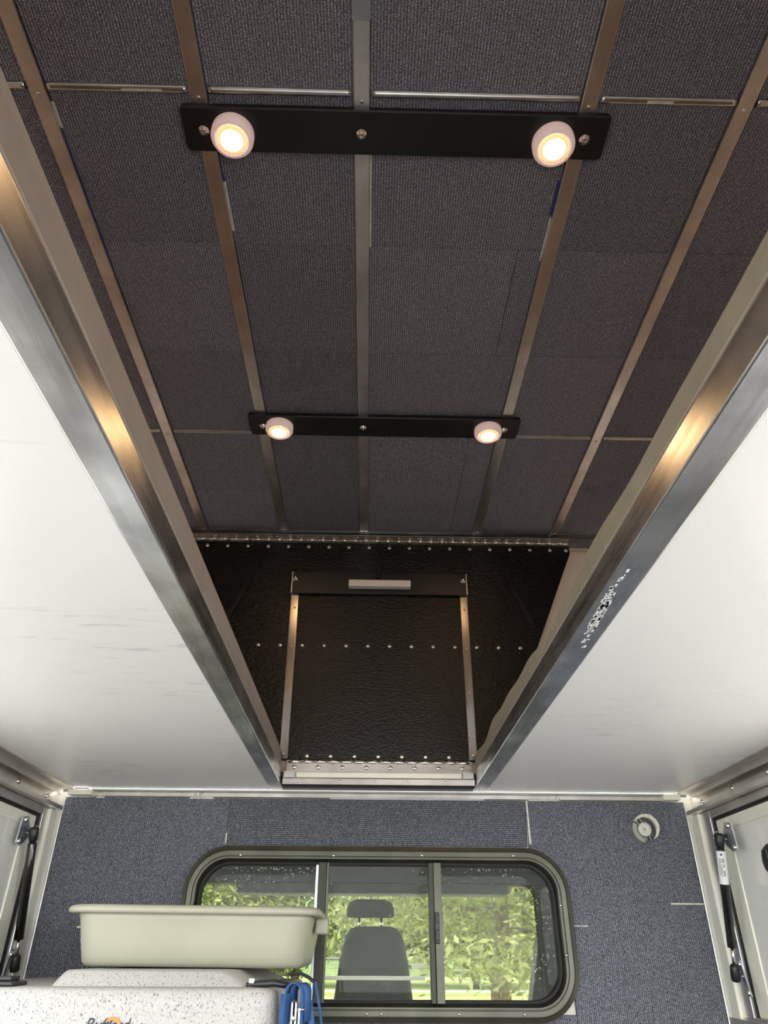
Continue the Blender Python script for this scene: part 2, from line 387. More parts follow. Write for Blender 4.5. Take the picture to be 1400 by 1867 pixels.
# shared small hardware
def dome(r, h, flange=0.0, ff=0.0):
    m = MB(); prof = []
    if flange: prof += [(flange, 0), (flange, ff), (r, ff)]
    else: prof += [(r, 0)]
    for k in range(1, 6): a = k / 5 * PI / 2; prof.append((r * math.cos(a) if k < 5 else 0, ff + h * math.sin(a)))
    m.lathe(prof, n=12); me = m.mesh('dome'); me.materials.append(MATS['chrome']); return me
ME_RIVET = dome(0.0065, 0.005)
ME_SMALL = dome(0.0032, 0.0022)
def washer_screw():
    m = MB(); m.lathe([(0.0085, 0), (0.0085, 0.0015), (0.0055, 0.002), (0.0052, 0.0045), (0.0035, 0.0055), (0.0022, 0.0035), (0, 0.0035)], n=16)
    me = m.mesh('screw'); me.materials.append(MATS['chrome']); return me
ME_SCREW = washer_screw()
DOWN = (PI, 0, 0); BACK = (PI / 2, 0, 0)          # heads facing -Z and -Y
FACE_PX = (0, PI / 2, 0); FACE_MX = (0, -PI / 2, 0)

# ================================================================== THE SETTING
ZP = 0.359            # underside of the bed platform
YW = 1.954            # front wall
ZC = 1.0898           # underside of the ceiling ribs
XL, XR = -0.779, 0.822
REAR = -0.28

g = MB(); g.box(-60, 60, -40, 8.0, -1.75, -1.6); struct(g.build('ground', 'gravel'))
g = MB(); g.box(-90, 90, 8.0, 44, -1.75, -1.6); struct(g.build('lawn', 'grass'))
g = MB(); g.box(-90, 90, 44, 46.5, -1.75, -1.58); struct(g.build('path', 'road'))
g = MB(); g.box(-90, 90, 46.5, 120, -1.75, -1.6); struct(g.build('lawn_beyond', 'grass'))

floor = MB().box(XL, XR, REAR - .1, YW, -0.78, -0.75).build('floor', 'bed_liner'); struct(floor)

# ---- ceiling: roof slab, carpet tiles, ribs, cross tubes
TX0, TX1, TY1 = -0.83, 0.87, 1.90
ceil_ = MB().box(TX0, TX1, REAR, TY1, 1.102, 1.13).build('ceiling', 'alu_dull'); struct(ceil_)
RIBX = [-0.510, -0.271, -0.0265, 0.317, 0.5535]
RW = 0.0122
def tile(x0, x1, y0, y1, mat='carpet_ceiling', dz=0.0):
    g = 0.0005
    m = MB(); m.box(x0 + g, x1 - g, y0 + g, y1 - g, 1.0965 - dz, 1.103, 0.0008, 1)
    return m.build('carpet_tile', mat, ceil_)
edges = [TX0 + .01] + RIBX + [TX1 - .01]
for i in range(6):
    a, b = edges[i] + (RW if i else 0), edges[i + 1] - (RW if i < 5 else 0)
    if i == 3:
        ys = [REAR, .571, .838, 1.108, 1.37, 1.59, 1.862]
        for y0, y1 in zip(ys, ys[1:]):
            if y0 == .838: tile(a, .259, y0, y1); tile(.259, b, y0, y1)
            elif y0 in (1.37, 1.59): tile(a, .238, y0, y1, dz=0.0008 if y0 == 1.37 else 0); tile(.238, b, y0, y1)
            else: tile(a, b, y0, y1)
    else:
        ys = [REAR, .571, .838, 1.108, 1.386, 1.648 if i < 2 else 1.60, 1.862] if i in (0, 1, 5) else [REAR, .571, .838, 1.108, 1.862]
        for y0, y1 in zip(ys, ys[1:]): tile(a, b, y0, y1)
ribs = []
for k, x in enumerate(RIBX):
    m = MB(); m.box(x - RW, x + RW, REAR + .02, 1.858, ZC, 1.0965, 0.001, 2)
    rb = m.build('rib', 'alu_long', ceil_); ribs.append(rb)
    for y in (0.5755,) + ((1.3905,) if k in (0, 4) else ()) + (1.846,):
        link('rivet', ME_SMALL, rb, (x, y, ZC), DOWN)
    # end tab folded at the hinge
    t = MB(); t.box(x - RW - .003, x + RW + .003, 1.850, 1.864, ZC - .0015, ZC + .001, 0.0006, 1); t.build('end_tab', 'chrome', rb)
# splice sleeve on the centre rib near the top of the view
t = MB(); t.box(RIBX[2] - RW - .001, RIBX[2] + RW + .001, REAR + .05, .466, ZC - .0016, ZC + .001, 0.0006, 1); t.build('splice_plate', 'chrome', ribs[2])
for y, r_, segs in ((0.566, 0.0056, None), (1.383, 0.0048, (0, 1, 2, 3, 4, 5))):
    for i in range(6):
        a, b = edges[i] + (RW + .004 if i else .02), edges[i + 1] - (RW + .004 if i < 5 else .02)
        m = MB(); m.tube([(a, y, 1.0952), (a + .006, y, 1.0952), (b - .006, y, 1.0952), (b, y, 1.0952)], [r_ * 1.15, r_, r_, r_ * 1.15], 14)
        ct = m.build('cross_tube', 'alu_cross', ceil_)
        if i == 1 and y < 1: MB().box(a + .11, a + .17, y - .0015, y + .0015, 1.0890, 1.0905).build('tape', 'glue_white', ct)
        if i == 4 and y < 1: MB().box(a + .07, a + .11, y - .002, y + .002, 1.0890, 1.0905).build('tape', 'glue_white', ct)
# cut edges of the backing foil and glue that show beside the ribs
for x0, x1, y0, y1, mt in ((RIBX[1] + RW + .0003, RIBX[1] + RW + .004, .70, .715, 'blue_foil'), (RIBX[1] + RW + .0003, RIBX[1] + RW + .0045, .715, .81, 'glue_white'),
                           (RIBX[2] + RW + .0003, RIBX[2] + RW + .004, .652, .838, 'glue_white'), (RIBX[3] - RW - .005, RIBX[3] - RW - .0003, .70, .765, 'blue_foil'),
                           (RIBX[3] - RW - .003, RIBX[3] - RW - .0003, .77, .86, 'glue_white'), (RIBX[0] + RW + .0003, RIBX[0] + RW + .004, .59, .63, 'glue_white'),
                           (RIBX[0] + RW + .0003, RIBX[0] + RW + .0022, .63, .9, 'blue_foil'), (RIBX[0] - RW - .0025, RIBX[0] - RW - .0003, .95, 1.06, 'blue_foil')):
    MB().box(x0, x1, y0, y1, 1.0958, 1.0968).build('backing_edge', mt, ceil_)
# perimeter rail of the raised roof
for nm, bx in (('roof_rail', (TX0, TX1, 1.874, TY1, 1.052, 1.102)), ('roof_rail', (TX0, TX0 + .03, REAR, 1.874, 1.052, 1.102)), ('roof_rail', (TX1 - .03, TX1, REAR, 1.874, 1.052, 1.102))):
    MB().box(*bx, 0.002).build(nm, 'alu_cross' if bx[1] - bx[0] > 1 else 'alu_long', ceil_)

# ---- tent walls of the raised roof
def canvas(name, pts0, pts1, n=40, wave=0.006, seed=0, nrm=(1, 0, 0)):
    """sheet between a lower and an upper line, gently rippled, 1.5 mm thick"""
    m = MB(); rnd = random.Random(seed); ph = [rnd.random() * 6 for _ in range(4)]; N = Vector(nrm)
    rows = []
    for j in range(13):
        v = j / 12; row = []
        for i in range(n + 1):
            u = i / n; p = Vector(pts0[0]).lerp(Vector(pts0[1]), u).lerp(Vector(pts1[0]).lerp(Vector(pts1[1]), u), v)
            w = wave * math.sin(PI * v) * (math.sin(u * 23 + ph[0]) + .6 * math.sin(u * 51 + ph[1] + v * 3))
            row.append(p + N * w)
        rows.append(row)
    a = [[m.bm.verts.new(p) for p in r] for r in rows]; b = [[m.bm.verts.new(p + N * .0015) for p in r] for r in rows]
    for j in range(12):
        for i in range(n):
            for q in (a, b):
                f = m.bm.faces.new((q[j][i], q[j][i + 1], q[j + 1][i + 1], q[j + 1][i])); f.smooth = True
    return struct(m.build(name, 'tent_canvas'))
canvas('wall_upper_left', ((-.80, REAR, .40), (-.80, 1.88, .40)), ((TX0 + .015, REAR, 1.055), (TX0 + .015, 1.88, 1.055)), seed=1)
canvas('wall_upper_right', ((.845, REAR, .40), (.845, 1.88, .40)), ((TX1 - .015, REAR, 1.055), (TX1 - .015, 1.88, 1.055)), seed=2, nrm=(-1, 0, 0))
canvas('wall_upper_rear', ((-.80, REAR + .01, .40), (.845, REAR + .01, .40)), ((TX0 + .015, REAR + .02, 1.075), (TX1 - .015, REAR + .02, 1.075)), seed=5, nrm=(0, 1, 0))
canvas('wall_upper_front', ((-.80, 1.91, .40), (.845, 1.91, .40)), ((TX0 + .015, 1.89, 1.055), (TX1 - .015, 1.89, 1.055)), seed=3, nrm=(0, -1, 0))

# ---- front wall with the window opening
WX0, WX1, WZ0, WZ1, WR = -0.425, 0.475, -0.108, 0.220, 0.085       # opening in the wall
wf = MB()
out_ = rrect(XL - .05, XR + .05, -0.75, 0.356, 0.002, YW + .004, 8); inn = rrect(WX0, WX1, WZ0, WZ1, WR, YW + .004, 8)
out2 = [p + Vector((0, .03, 0)) for p in out_]; inn2 = [p + Vector((0, .03, 0)) for p in inn]
wf.loft([out_, inn, inn2, out2], close=True, smooth=False)
wall_front = struct(wf.build('wall_front', 'wall_skin'))
# carpet pieces on the wall: left, strip over the window, right upper, right lower, below the window
def carpet_piece(poly, mat='carpet_wall', hole=None):
    m = MB(); m.prism(poly, YW - .0045, YW + .0038, 'y', 0.0007); return m.build('carpet_piece', mat, wall_front)
def arc(cx, cz, r, a0, a1, n=8): return [(cx + r * math.cos(a0 + (a1 - a0) * k / n), cz + r * math.sin(a0 + (a1 - a0) * k / n)) for k in range(n + 1)]
gz = .3425
e_ = .004
carpet_piece([(XL + .001, -.749), (WX0 - e_, -.749), (WX0 - e_, WZ0 + WR)] + [(WX0 - e_, WZ1 - WR)] + arc(WX0 + WR, WZ1 - WR, WR + e_, PI, PI * .55)[1:] + [(-.3535, WZ1 + .012), (-.3565, .257), (-.3565, gz), (XL + .001, gz)])
carpet_piece([(-.3535, WZ1 + e_), (.4015, WZ1 + e_ + .006), (.411, gz), (-.3545, gz)], 'carpet_strip')
carpet_piece([(.4055, WZ1 + .004)] + arc(WX1 - WR, WZ1 - WR, WR + e_, PI * .45, 0) + [(WX1 + e_, .1103), (XR - .001, .1103), (XR - .001, gz), (.415, gz)])
carpet_piece([(WX1 + e_, .1102), (WX1 + e_, -.749), (XR - .001, -.749), (XR - .001, .1102)])
carpet_piece([(WX0 - e_ + .001, -.749), (WX1 + e_ - .001, -.749), (WX1 + e_ - .001, WZ0 - .004), (WX0 - e_ + .001, WZ0 - .004)])
# bare white slivers where the carpet pieces do not meet
for bx in ((.140, .4035, .2282, .2318), (.74, .825, .1085, .1118), (.495, .53, .0615, .0632), (-.3575, -.3545, .236, .26), (.408, .4125, .24, .343),
           (.415, .50, .3425, .346), (-.46, -.40, .3405, .346), (-.70, -.68, .340, .346), (-.1, .3, .3425, .3445)):
    MB().box(bx[0], bx[1], YW - .0052, YW - .0035, bx[2], bx[3]).build('bare_sliver', 'glue_white', wall_front)
# header trim across the top of the front wall
tr = MB(); tr.box(-.715, .79, 1.928, 1.962, .3552, .3585, 0.001); tr.box(-.715, .79, 1.944, 1.962, .3445, .3552, 0.0008)
trim1 = struct(tr.build('trim_1', 'alu_dull'))
MB().box(-.715, .79, 1.922, 1.928, .3562, .3592, .0008).build('edge_strip', 'strip_white', trim1)  # white strip painted in as the bright highlight along the header edge
for x0, x1 in ((-.765, -.705), (.762, .805)): MB().box(x0, x1, 1.92, 1.95, .343, .357, .002).build('corner_clip', 'cream_paint', trim1)
for x, w in ((-.69, .006), (-.43, .007), (-.446, .005), (.49, .006), (.10, .004)): MB().lathe([(w, 0), (w * .9, .004), (w * .3, .006), (0, .0062)], (x, 1.944, .3475), (0, -1, 0), 14).build('sealant_dab', 'glue_white', trim1)
# black block put in as the shade of the gap behind the panel foot
struct(MB().box(-.26, .31, 1.882, 1.921, .362, .395).build('gap_shade', 'black_rubber'))

# ---- window in the front wall
win = thing('window_1', None, None, (0.025, YW, WZ0)); win['kind'] = 'structure'
def ring(x0, x1, z0, z1, r, prof, name, mat, par):
    """sweep a (inset, y) profile round a rounded rectangle"""
    m = MB(); loops = [rrect(x0 + d, x1 - d, z0 + d, z1 - d, max(r - d, .004), y, 10) for d, y in prof]
    m.loft(loops, close=True, smooth=False); o = m.build(name, mat, par)
    return o
FX0, FX1, FZ0, FZ1 = -0.445, 0.494, -0.1285, 0.2315
fr_o = ring(FX0, FX1, FZ0, FZ1, 0.105, [(0, YW - .006), (0.0015, YW - .018), (.0105, YW - .0205), (.012, YW - .0185), (.0125, YW - .0185), (.0135, YW - .0205), (.0235, YW - .0205), (.0245, YW - .017), (.0255, YW - .017),
            (.0265, YW - .0185), (.030, YW - .0185), (.0345, YW - .006), (.0345, YW + .02), (0.004, YW + .02)], 'outer_frame', 'window_frame', win)
ring(FX0 + .0345, FX1 - .0345, FZ0 + .0345, FZ1 - .0345, 0.074, [(0, YW - .005), (.003, YW - .007), (.0075, YW - .006), (.0085, YW + .018), (0, YW + .018)], 'inner_gasket', 'black_rubber', win)
for x, z in ((-.313, .2092), (-.084, .2095), (.134, .2115), (.361, .2122), (.466, .105), (.466, .0035), (.003, -.1095), (.035, -.1095), (.2098, -.1095), (.357, -.1095)):
    link('screw', ME_SMALL, win, (x, YW - .0205, z - .001), BACK)
# mullions with sliding-pane stiles
GZ0, GZ1 = FZ0 + .036, FZ1 - .036
def stile(x0, x1, y0, y1, mat, name='mullion'): return MB().box(x0, x1, y0, y1, GZ0, GZ1, .0012).build(name, mat, win)
stile(-.1265, -.1195, YW - .004, YW + .016, 'steel_zinc', 'glazing_bead')
stile(-.1195, -.1005, YW - .014, YW + .016, 'window_inner'); stile(-.1005, -.0945, YW - .008, YW + .016, 'window_frame')
ml = stile(.150, .162, YW - .012, YW + .016, 'window_inner'); ml2 = stile(.162, .181, YW - .016, YW + .016, 'window_frame')
lt = MB(); lt.box(.1615, .1725, YW - .023, YW - .015, .024, .088, .002); lt.box(.1635, .1705, YW - .029, YW - .022, .030, .052, .0015)
for k in range(5): lt.box(.163, .171, YW - .0305, YW - .028, .0315 + k * .004, .0335 + k * .004)
lt.box(.1635, .1705, YW - .027, YW - .022, .066, .082, .0015); lt.build('latch', 'black_plastic', win)
for a, b, y in ((FX0 + .036, -.1195, YW + .008), (-.1005, .155, YW + .001), (.170, FX1 - .036, YW + .008)):
    m = MB()
    if a < -.2: poly = [(b, GZ0), (b, GZ1)] + arc(a + .07, GZ1 - .07, .07, PI / 2, PI) + arc(a + .07, GZ0 + .07, .07, PI, 1.5 * PI)
    elif b > .3: poly = [(a, GZ1), (a, GZ0)] + arc(b - .07, GZ0 + .07, .07, 1.5 * PI, 2 * PI) + arc(b - .07, GZ1 - .07, .07, 0, PI / 2)
    else: poly = [(a, GZ0), (b, GZ0), (b, GZ1), (a, GZ1)]
    m.prism(poly, y, y + .004, 'y'); pn = m.build('pane', 'shell_glass', win)
    rd = random.Random(int(a * 1000)); m = MB()          # dried and hanging drops on the far face, thickest along the top and the outer edge
    for _ in range(260 if abs(a + b) > .2 else 40):
        px = a + .01 + (b - a - .02) * rd.random(); pz = GZ1 - .012 - (GZ1 - GZ0 - .03) * rd.random() ** 2.2
        if b > .3 and rd.random() < .45: px = b - .012 - .07 * rd.random() ** 1.5; pz = GZ0 + .06 + (GZ1 - GZ0 - .10) * rd.random()
        if (a < -.2 and px < a + .05 or b > .3 and px > b - .05) and (pz > GZ1 - .05 or pz < GZ0 + .05): continue
        r_ = .0007 + .0012 * rd.random() ** 2; m.lathe([(r_, 0), (r_ * .75, r_ * .35), (0, r_ * .5)], (px, y + .004, pz), (0, 1, 0), 7)
    wd_ = m.build('water_drops', 'drop', pn); wd_['kind'] = 'stuff'
MB().box(-.094, .152, YW - .003, YW + .010, GZ0, GZ0 + .004).build('slide_rail', 'steel_zinc', win)

# ---- side walls: top rail extrusion, post, hatch door
def side_wall(sgn, X, name, dn):
    """X: inner face; sgn -1 left, +1 right; u = distance outward from X"""
    def x(u): return X + sgn * u
    w = MB()
    zS = -0.115                                       # sill
    yA, yB = -.2, 1.30                                # unseen side opening, added to bring more daylight onto the white panels
    # skin outboard: sill, header and pillars round the openings
    def bx(m, u0, u1, y0, y1, z0, z1, bev=0.0): a, b = sorted((x(u0), x(u1))); return m.box(a, b, y0, y1, z0, z1, bev)
    bx(w, 0.0, .07, REAR - .1, YW + .02, -.75, zS)
    bx(w, .022, .07, REAR, YW + .02, .292, .40)
    bx(w, .022, .07, 1.30, 1.38, zS, .292); bx(w, .022, .07, REAR, yA, zS, .292)
    wall = struct(w.build(name, 'alu_long'))
    # C-channel rail under the bed platform
    c = MB(); prof = [(-.027, .357), (.0, .357), (.0, .3435), (.003, .3435), (.003, .352), (.021, .352), (.021, .3155), (-.009, .3155), (-.009, .3062), (.023, .3062), (.023, .366), (-.027, .366)]
    c.prism([(x(u), z) for u, z in prof], REAR, 1.925, 'y'); rail = c.build('top_rail', 'alu_long', wall)
    for y in (.9, 1.06, 1.22, 1.38, 1.545, 1.715, 1.888): link('rivet', ME_RIVET, rail, (x(.0215), y, .3335), FACE_PX if sgn < 0 else FACE_MX)
    # corner post and jamb beside the hatch
    yJ, yG, yS, yP = (1.868, 1.851, 1.846, 1.796) if sgn < 0 else (1.844, 1.832, 1.828, 1.774)
    p = MB(); bx(p, .004, .05, 1.893, YW - .002, zS, .3055, .0015); p.build('corner_post', 'cream_paint', wall)
    p = MB(); bx(p, -.0015, .004, 1.946, YW - .005, -.75, .31, .001); p.build('edge_angle', 'alu_vert', wall)
    p = MB(); bx(p, .012, .05, yJ, 1.893, zS, .3055, .0015); p.build('jamb', 'alu_vert', wall)
    p = MB(); bx(p, .012, .05, 1.38, yJ, .288, .3055, .0015); p.build('header', 'alu_long', wall)
    p = MB(); bx(p, .010, .05, 1.38, 1.893, zS - .002, zS + .006, .0015); p.build('sill', 'alu_long', wall)
    # hatch door
    d = thing('door_%d' % dn, None, None, (x(.05), 1.6, zS)); d['kind'] = 'structure'
    gk = MB(); bx(gk, .018, .05, yG, yJ, zS + .006, .288); bx(gk, .018, .05, 1.38, yG, .281, .288); gk.build('gasket', 'black_rubber', d)
    f = MB(); bx(f, .019, .052, yP, yG, zS + .006, .281, .002); f.build('door_stile', 'cream_paint', d)
    f = MB(); bx(f, .019, .052, 1.38, yP, .255, .281, .002); f.build('door_rail', 'cream_paint', d)
    f = MB(); bx(f, .019, .052, 1.38, yP, zS + .006, zS + .03, .002); f.build('door_rail', 'cream_paint', d)
    f = MB(); bx(f, .022, .056, 1.38, yP, zS + .03, .255); f.build('door_panel', 'gloss_white', d)
    if sgn > 0:
        h = MB(); h.lathe([(0, .012), (.026, .012), (.031, .006), (.031, 0)], (x(.022), 1.612, .172), (-1, 0, 0), 28)
        hb = h.build('lock_bezel', 'black_plastic', d); h = MB(); h.box(x(.010) - .006, x(.010), 1.602, 1.622, .152, .192, .002); h.build('lock_lever', 'black_plastic', hb)
    return wall
wall_left = side_wall(-1, XL, 'wall_left', 1)
wall_right = side_wall(1, XR, 'wall_right', 2)

# ================================================================== THINGS
# ---- bed platform halves (white panel on an aluminium tube) with mattresses above
def platform(side):
    if side < 0: a, b, r0_, r1_ = XL + .004, -.2535, -.2535, -.2195; lab = 'white bed platform half with aluminium edge tube, above the speckled crate'
    else: a, b, r0_, r1_ = .305, XR - .004, .268, .305; lab = 'white bed platform half with scratched aluminium edge tube, above the round wall vent'
    t = thing('bed_platform', lab, 'platform', ((a + b) / 2, .8, ZP), 'bed platform halves')
    MB().box(a, b, REAR, 1.921, ZP + .0008, ZP + .022).build('panel', 'white_panel', t)
    rl = MB().box(r0_, r1_, REAR, 1.921, ZP, ZP + .037, .002).build('edge_tube', 'alu_rail', t)
    if side > 0:
        rnd = random.Random(4)
        for _ in range(150):                            # patch of pale overspray on the underside
            yy = rnd.gauss(.80, .045); xx = .2765 + (yy - .8) * .05 + rnd.random() * .010
            s_ = MB(); w_ = .0006 + rnd.random() * .0011; s_.box(xx - w_, xx + w_, yy - w_ * 2.2, yy + w_ * 2.2, ZP - .0003, ZP + .0003)
            s_.build('paint_fleck', 'paper', rl)
    return t
platform(-1); platform(1)

def mattress(x0, x1, zt, mat, lab, seed, wav):
    t = thing('mattress', lab, 'mattress', ((x0 + x1) / 2, .8, ZP + .0375), 'mattress halves')
    rnd = random.Random(seed); m = MB(); loops = []; pip = []
    inner_right = x1 < 0
    ny = 90
    for j in range(ny + 1):
        y = REAR + .01 + (1.845 - REAR - .01) * j / ny
        w = 0
        if wav: w = wav * (0.5 * math.sin(y * 9.3 + 1.1) + .35 * math.sin(y * 17 + .4) + .25 * math.sin(y * 29)) * min(1, max(0, (y - .3) * 1.3))
        top = zt + w + (.012 * max(0, y - .95) if wav else 0); zb = ZP + .0375; r = .016
        xi = (x1 if inner_right else x0); s_ = 1 if inner_right else -1
        bul = .003 * math.sin(y * 21 + seed) if wav else .0015 * math.sin(y * 13)
        edge = [(xi - s_ * .003, zb), (xi + s_ * bul, zb + .012), (xi + s_ * (bul + .001), (zb + top) / 2), (xi - s_ * .002, top - .006), (xi - s_ * .009, top - .001), (xi - s_ * .03, top + .001)]
        far = [(xi - s_ * .25, top + .004), ((x0 if inner_right else x1), top), ((x0 if inner_right else x1), zb)]
        loops.append([Vector((px, y, pz)) for px, pz in edge + far]); pip.append(Vector((xi - s_ * .0015, y, zb + .0035)))
    m.loft(loops, cap0=True, cap1=True); m.build('cover', mat, t)
    MB().tube(pip, .0018, 6).build('piping', 'piping', t)
    return t
mattress(XL + .01, -.2205, .447, 'mattress_cover', 'taupe fabric mattress edge with straight top above the crate side', 1, 0)
mattress(.269, XR - .01, .434, 'mattress_cover_olive', 'olive-taupe fabric mattress edge with a wavy top seam on the vent side', 2, .011)

# ---- light bars and puck lights on the ceiling
def light_bar(x0, x1, y0, y1, lab, screws):
    t = thing('light_bar', lab, 'light bar', ((x0 + x1) / 2, (y0 + y1) / 2, 1.079), 'black light bars under the ceiling')
    m = MB(); z0, z1 = 1.0795, ZC - .0002
    lo = rrect_h(x0 + .002, x1 - .002, y0 + .002, y1 - .002, .006, z0); l1 = rrect_h(x0, x1, y0, y1, .008, z0 + .002); l2 = rrect_h(x0, x1, y0, y1, .008, z1)
    m.loft([lo, l1, l2], cap0=True, cap1=True, smooth=False); m.build('bar', 'black_bar', t)
    for x in screws: link('screw', ME_SCREW, t, (x, (y0 + y1) / 2 + .001, z0), DOWN)
    return t
light_bar(-.302, .355, .5835, .654, 'long black light bar across the ceiling at the top of the view', (-.2705, -.0268, .3203))
light_bar(-.300, .349, 1.3025, 1.3755, 'black light bar across the ceiling nearer the piano hinge', (-.268, -.0268, .3145))
def puck(x, y, lab, first=None):
    t = thing('puck_light', lab, 'light', (x, y, 1.0595), 'round puck lights on the ceiling bars')
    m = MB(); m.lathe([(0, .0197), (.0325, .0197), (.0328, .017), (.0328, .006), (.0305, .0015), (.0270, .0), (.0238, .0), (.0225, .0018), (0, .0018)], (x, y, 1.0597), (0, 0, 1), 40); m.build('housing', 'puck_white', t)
    m = MB(); m.lathe([(.0172, -.0012), (.013, -.0022), (0, -.0028)], (x, y, 1.0597), (0, 0, 1), 36); m.build('lens', 'lamp_lens', t)
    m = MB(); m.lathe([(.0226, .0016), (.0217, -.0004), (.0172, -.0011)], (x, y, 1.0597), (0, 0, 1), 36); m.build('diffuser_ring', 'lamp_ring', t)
puck(-.2255, .6225, 'lit round puck light at the crate side of the nearer, longer black bar')
puck(.2720, .6245, 'lit round puck light at the vent side of the nearer, longer black bar')
puck(-.2275, 1.3390, 'lit round puck light at the crate side of the bar near the hinge')
puck(.2745, 1.3400, 'lit round puck light at the vent side of the bar near the hinge')

# ---- black folding front panel
YP = 1.868
fp = thing('front_panel', 'black textured folding panel with chrome bolts and two aluminium strips', 'panel', (.022, YP, .42))
m = MB(); m.prism([(-.565, 1.058), (.598, 1.058), (.598, 1.034), (.33, .42), (-.29, .42), (-.565, 1.034)], YP + .001, YP + .011, 'y', .001); m.build('board', 'black_abs', fp)
SP = .0608
for i in range(19):
    x = -.4958 - SP + i * SP
    if x > .59: x = .585
    link('bolt', ME_RIVET, fp, (x, YP + .001, 1.0435), BACK)
link('bolt', ME_RIVET, fp, (.5865, YP + .001, 1.0435), BACK)
for i in range(-1, 14): link('bolt', ME_RIVET, fp, (-.3124 + i * SP, YP + .001, .730), BACK)
for i in range(7): link('bolt', ME_RIVET, fp, (-.1594 + i * SP, YP + .001, .432), BACK)
for x0, x1 in ((-.2325, -.2105), (.2560, .2770)):
    m = MB(); dx = .004 if x0 < 0 else 0
    m.prism([(x0, .893), (x1, .893), (x1 + dx * .7, .424), (x0 + dx * .9, .424)], YP - .0035, YP + .001, 'y', .0008); st = m.build('strip', 'alu_strip', fp)
    for z in (.842, .725, .600, .437): link('rivet', ME_SMALL, st, ((x0 + x1) / 2 + dx / 2, YP - .0035, z), BACK)
    MB().box(x0 - .0006 if x0 < 0 else x1 - .002, x0 + .002 if x0 < 0 else x1 + .0006, YP - .0125, YP - .0035, .886, .953).build('edge_strip', 'steel_zinc', fp)
m = MB(); m.box(-.231, .2755, YP - .0115, YP - .0035, .886, .953, .0012); xb = m.build('cross_board', 'black_bar', fp)
for x in (-.222, .266): link('screw', ME_SCREW, xb, (x, YP - .0115, .930), BACK)
m = MB(); m.box(-.230, .2745, YP - .013, YP - .0035, .884, .8875, .0008); m.build('lower_lip', 'black_bar', xb)
m = MB(); m.lathe([(0, .010), (.006, .010), (.0085, .004), (.0085, 0)], (.019, YP - .0115, .940), (0, -1, 0), 16); m.tube([(.019, YP - .020, .944), (.019, YP - .022, .950), (.019, YP - .018, .957)], .003, 8); m.build('hook_knob', 'black_plastic', xb)
# slanting flat black strips on the board
for a, b, lab in (((.405, .939), (.462, .794), 'slanting black strip running down the vent side of the board'), ((-.357, .936), (-.425, .782), 'slanting black strip running down the crate side of the board')):
    m = MB(); m.ribbon([(a[0] + (b[0] - a[0]) * k / 4, YP - .0008, a[1] + (b[1] - a[1]) * k / 4) for k in range(5)], .018, .003, (1, 0, .38 if a[0] > 0 else -.44)); s_ = m.build('strap', 'black_strip', fp); s_['label'] = lab
led = MB(); led.box(-.067, .1125, YP - .034, YP - .0118, .8985, .9195, .003, 3)
o = led.build('strip_light', 'led_off'); origin_mesh(o); tag(o, 'unlit white strip light on the black cross board', 'light')

# ---- piano hinges
def hinge(x0, x1, y, z, lab, top):
    t = thing('piano_hinge', lab, 'hinge', ((x0 + x1) / 2, y, z), 'piano hinges of the front panel')
    kn = MB(); n = max(4, round((x1 - x0) / .0335)); w = (x1 - x0) / n
    for i in range(n):
        k = MB(); k.tube([(x0 + i * w + .0005, y, z), (x0 + (i + 1) * w - .0005, y, z)], .0052, 10); k.build('knuckle', 'chrome', t)
    if top:
        m = MB(); m.box(x0, x1, y - .024, y + .001, z + .004, z + .0062, .0005); lf = m.build('upper_leaf', 'alu_dull', t)
        nn = 18
        for i in range(nn): link('rivet', ME_SMALL, lf, (x0 + .035 + i * .0608, y - .013, z + .004), DOWN)
    else:
        m = MB(); m.box(x0, x1, y - .001, y + .002, z - .024, z, .0004); lf = m.build('lower_leaf', 'alu_cross', t)
        for i in range(8): link('rivet', ME_RIVET, lf, (x0 + .0195 + i * .0608, y - .001, z - .0135), BACK)
    return t
hinge(-.565, .594, YP - .004, 1.0640, 'long piano hinge joining the black panel to the ceiling', True)
hinge(-.2085, .2605, YP - .003, .4165, 'short piano hinge at the foot of the black panel', False)
# ---- foot frame under the lower hinge
ff = thing('foot_frame', 'aluminium foot frame with white strip between the two edge tubes', 'frame', (.024, YP, ZP))
MB().box(-.2145, .2645, YP - .002, YP + .010, .3742, .3928, .0006).build('channel', 'alu_cross', ff)
MB().box(-.182, .2335, YP - .011, YP - .002, .3765, .3905, .003, 3).build('white_cover', 'strip_white', ff)
an = MB(); an.box(-.2145, .2645, YP - .020, YP + .010, .3722, .3742, .0005); an.box(-.2145, .2645, YP - .020, YP - .017, ZP, .3742, .0005); ag = an.build('angle', 'alu_cross', ff)
for x in (-.163, -.0715, .0125, .0965, .1905): link('rivet', ME_SMALL, ag, (x, YP - .020, .3665), BACK)
for a, b in ((-.2145, -.185), (.236, .2645)): MB().box(a, b, YP - .014, YP - .002, .3755, .3915, .002).build('end_clip', 'steel_zinc', ff)

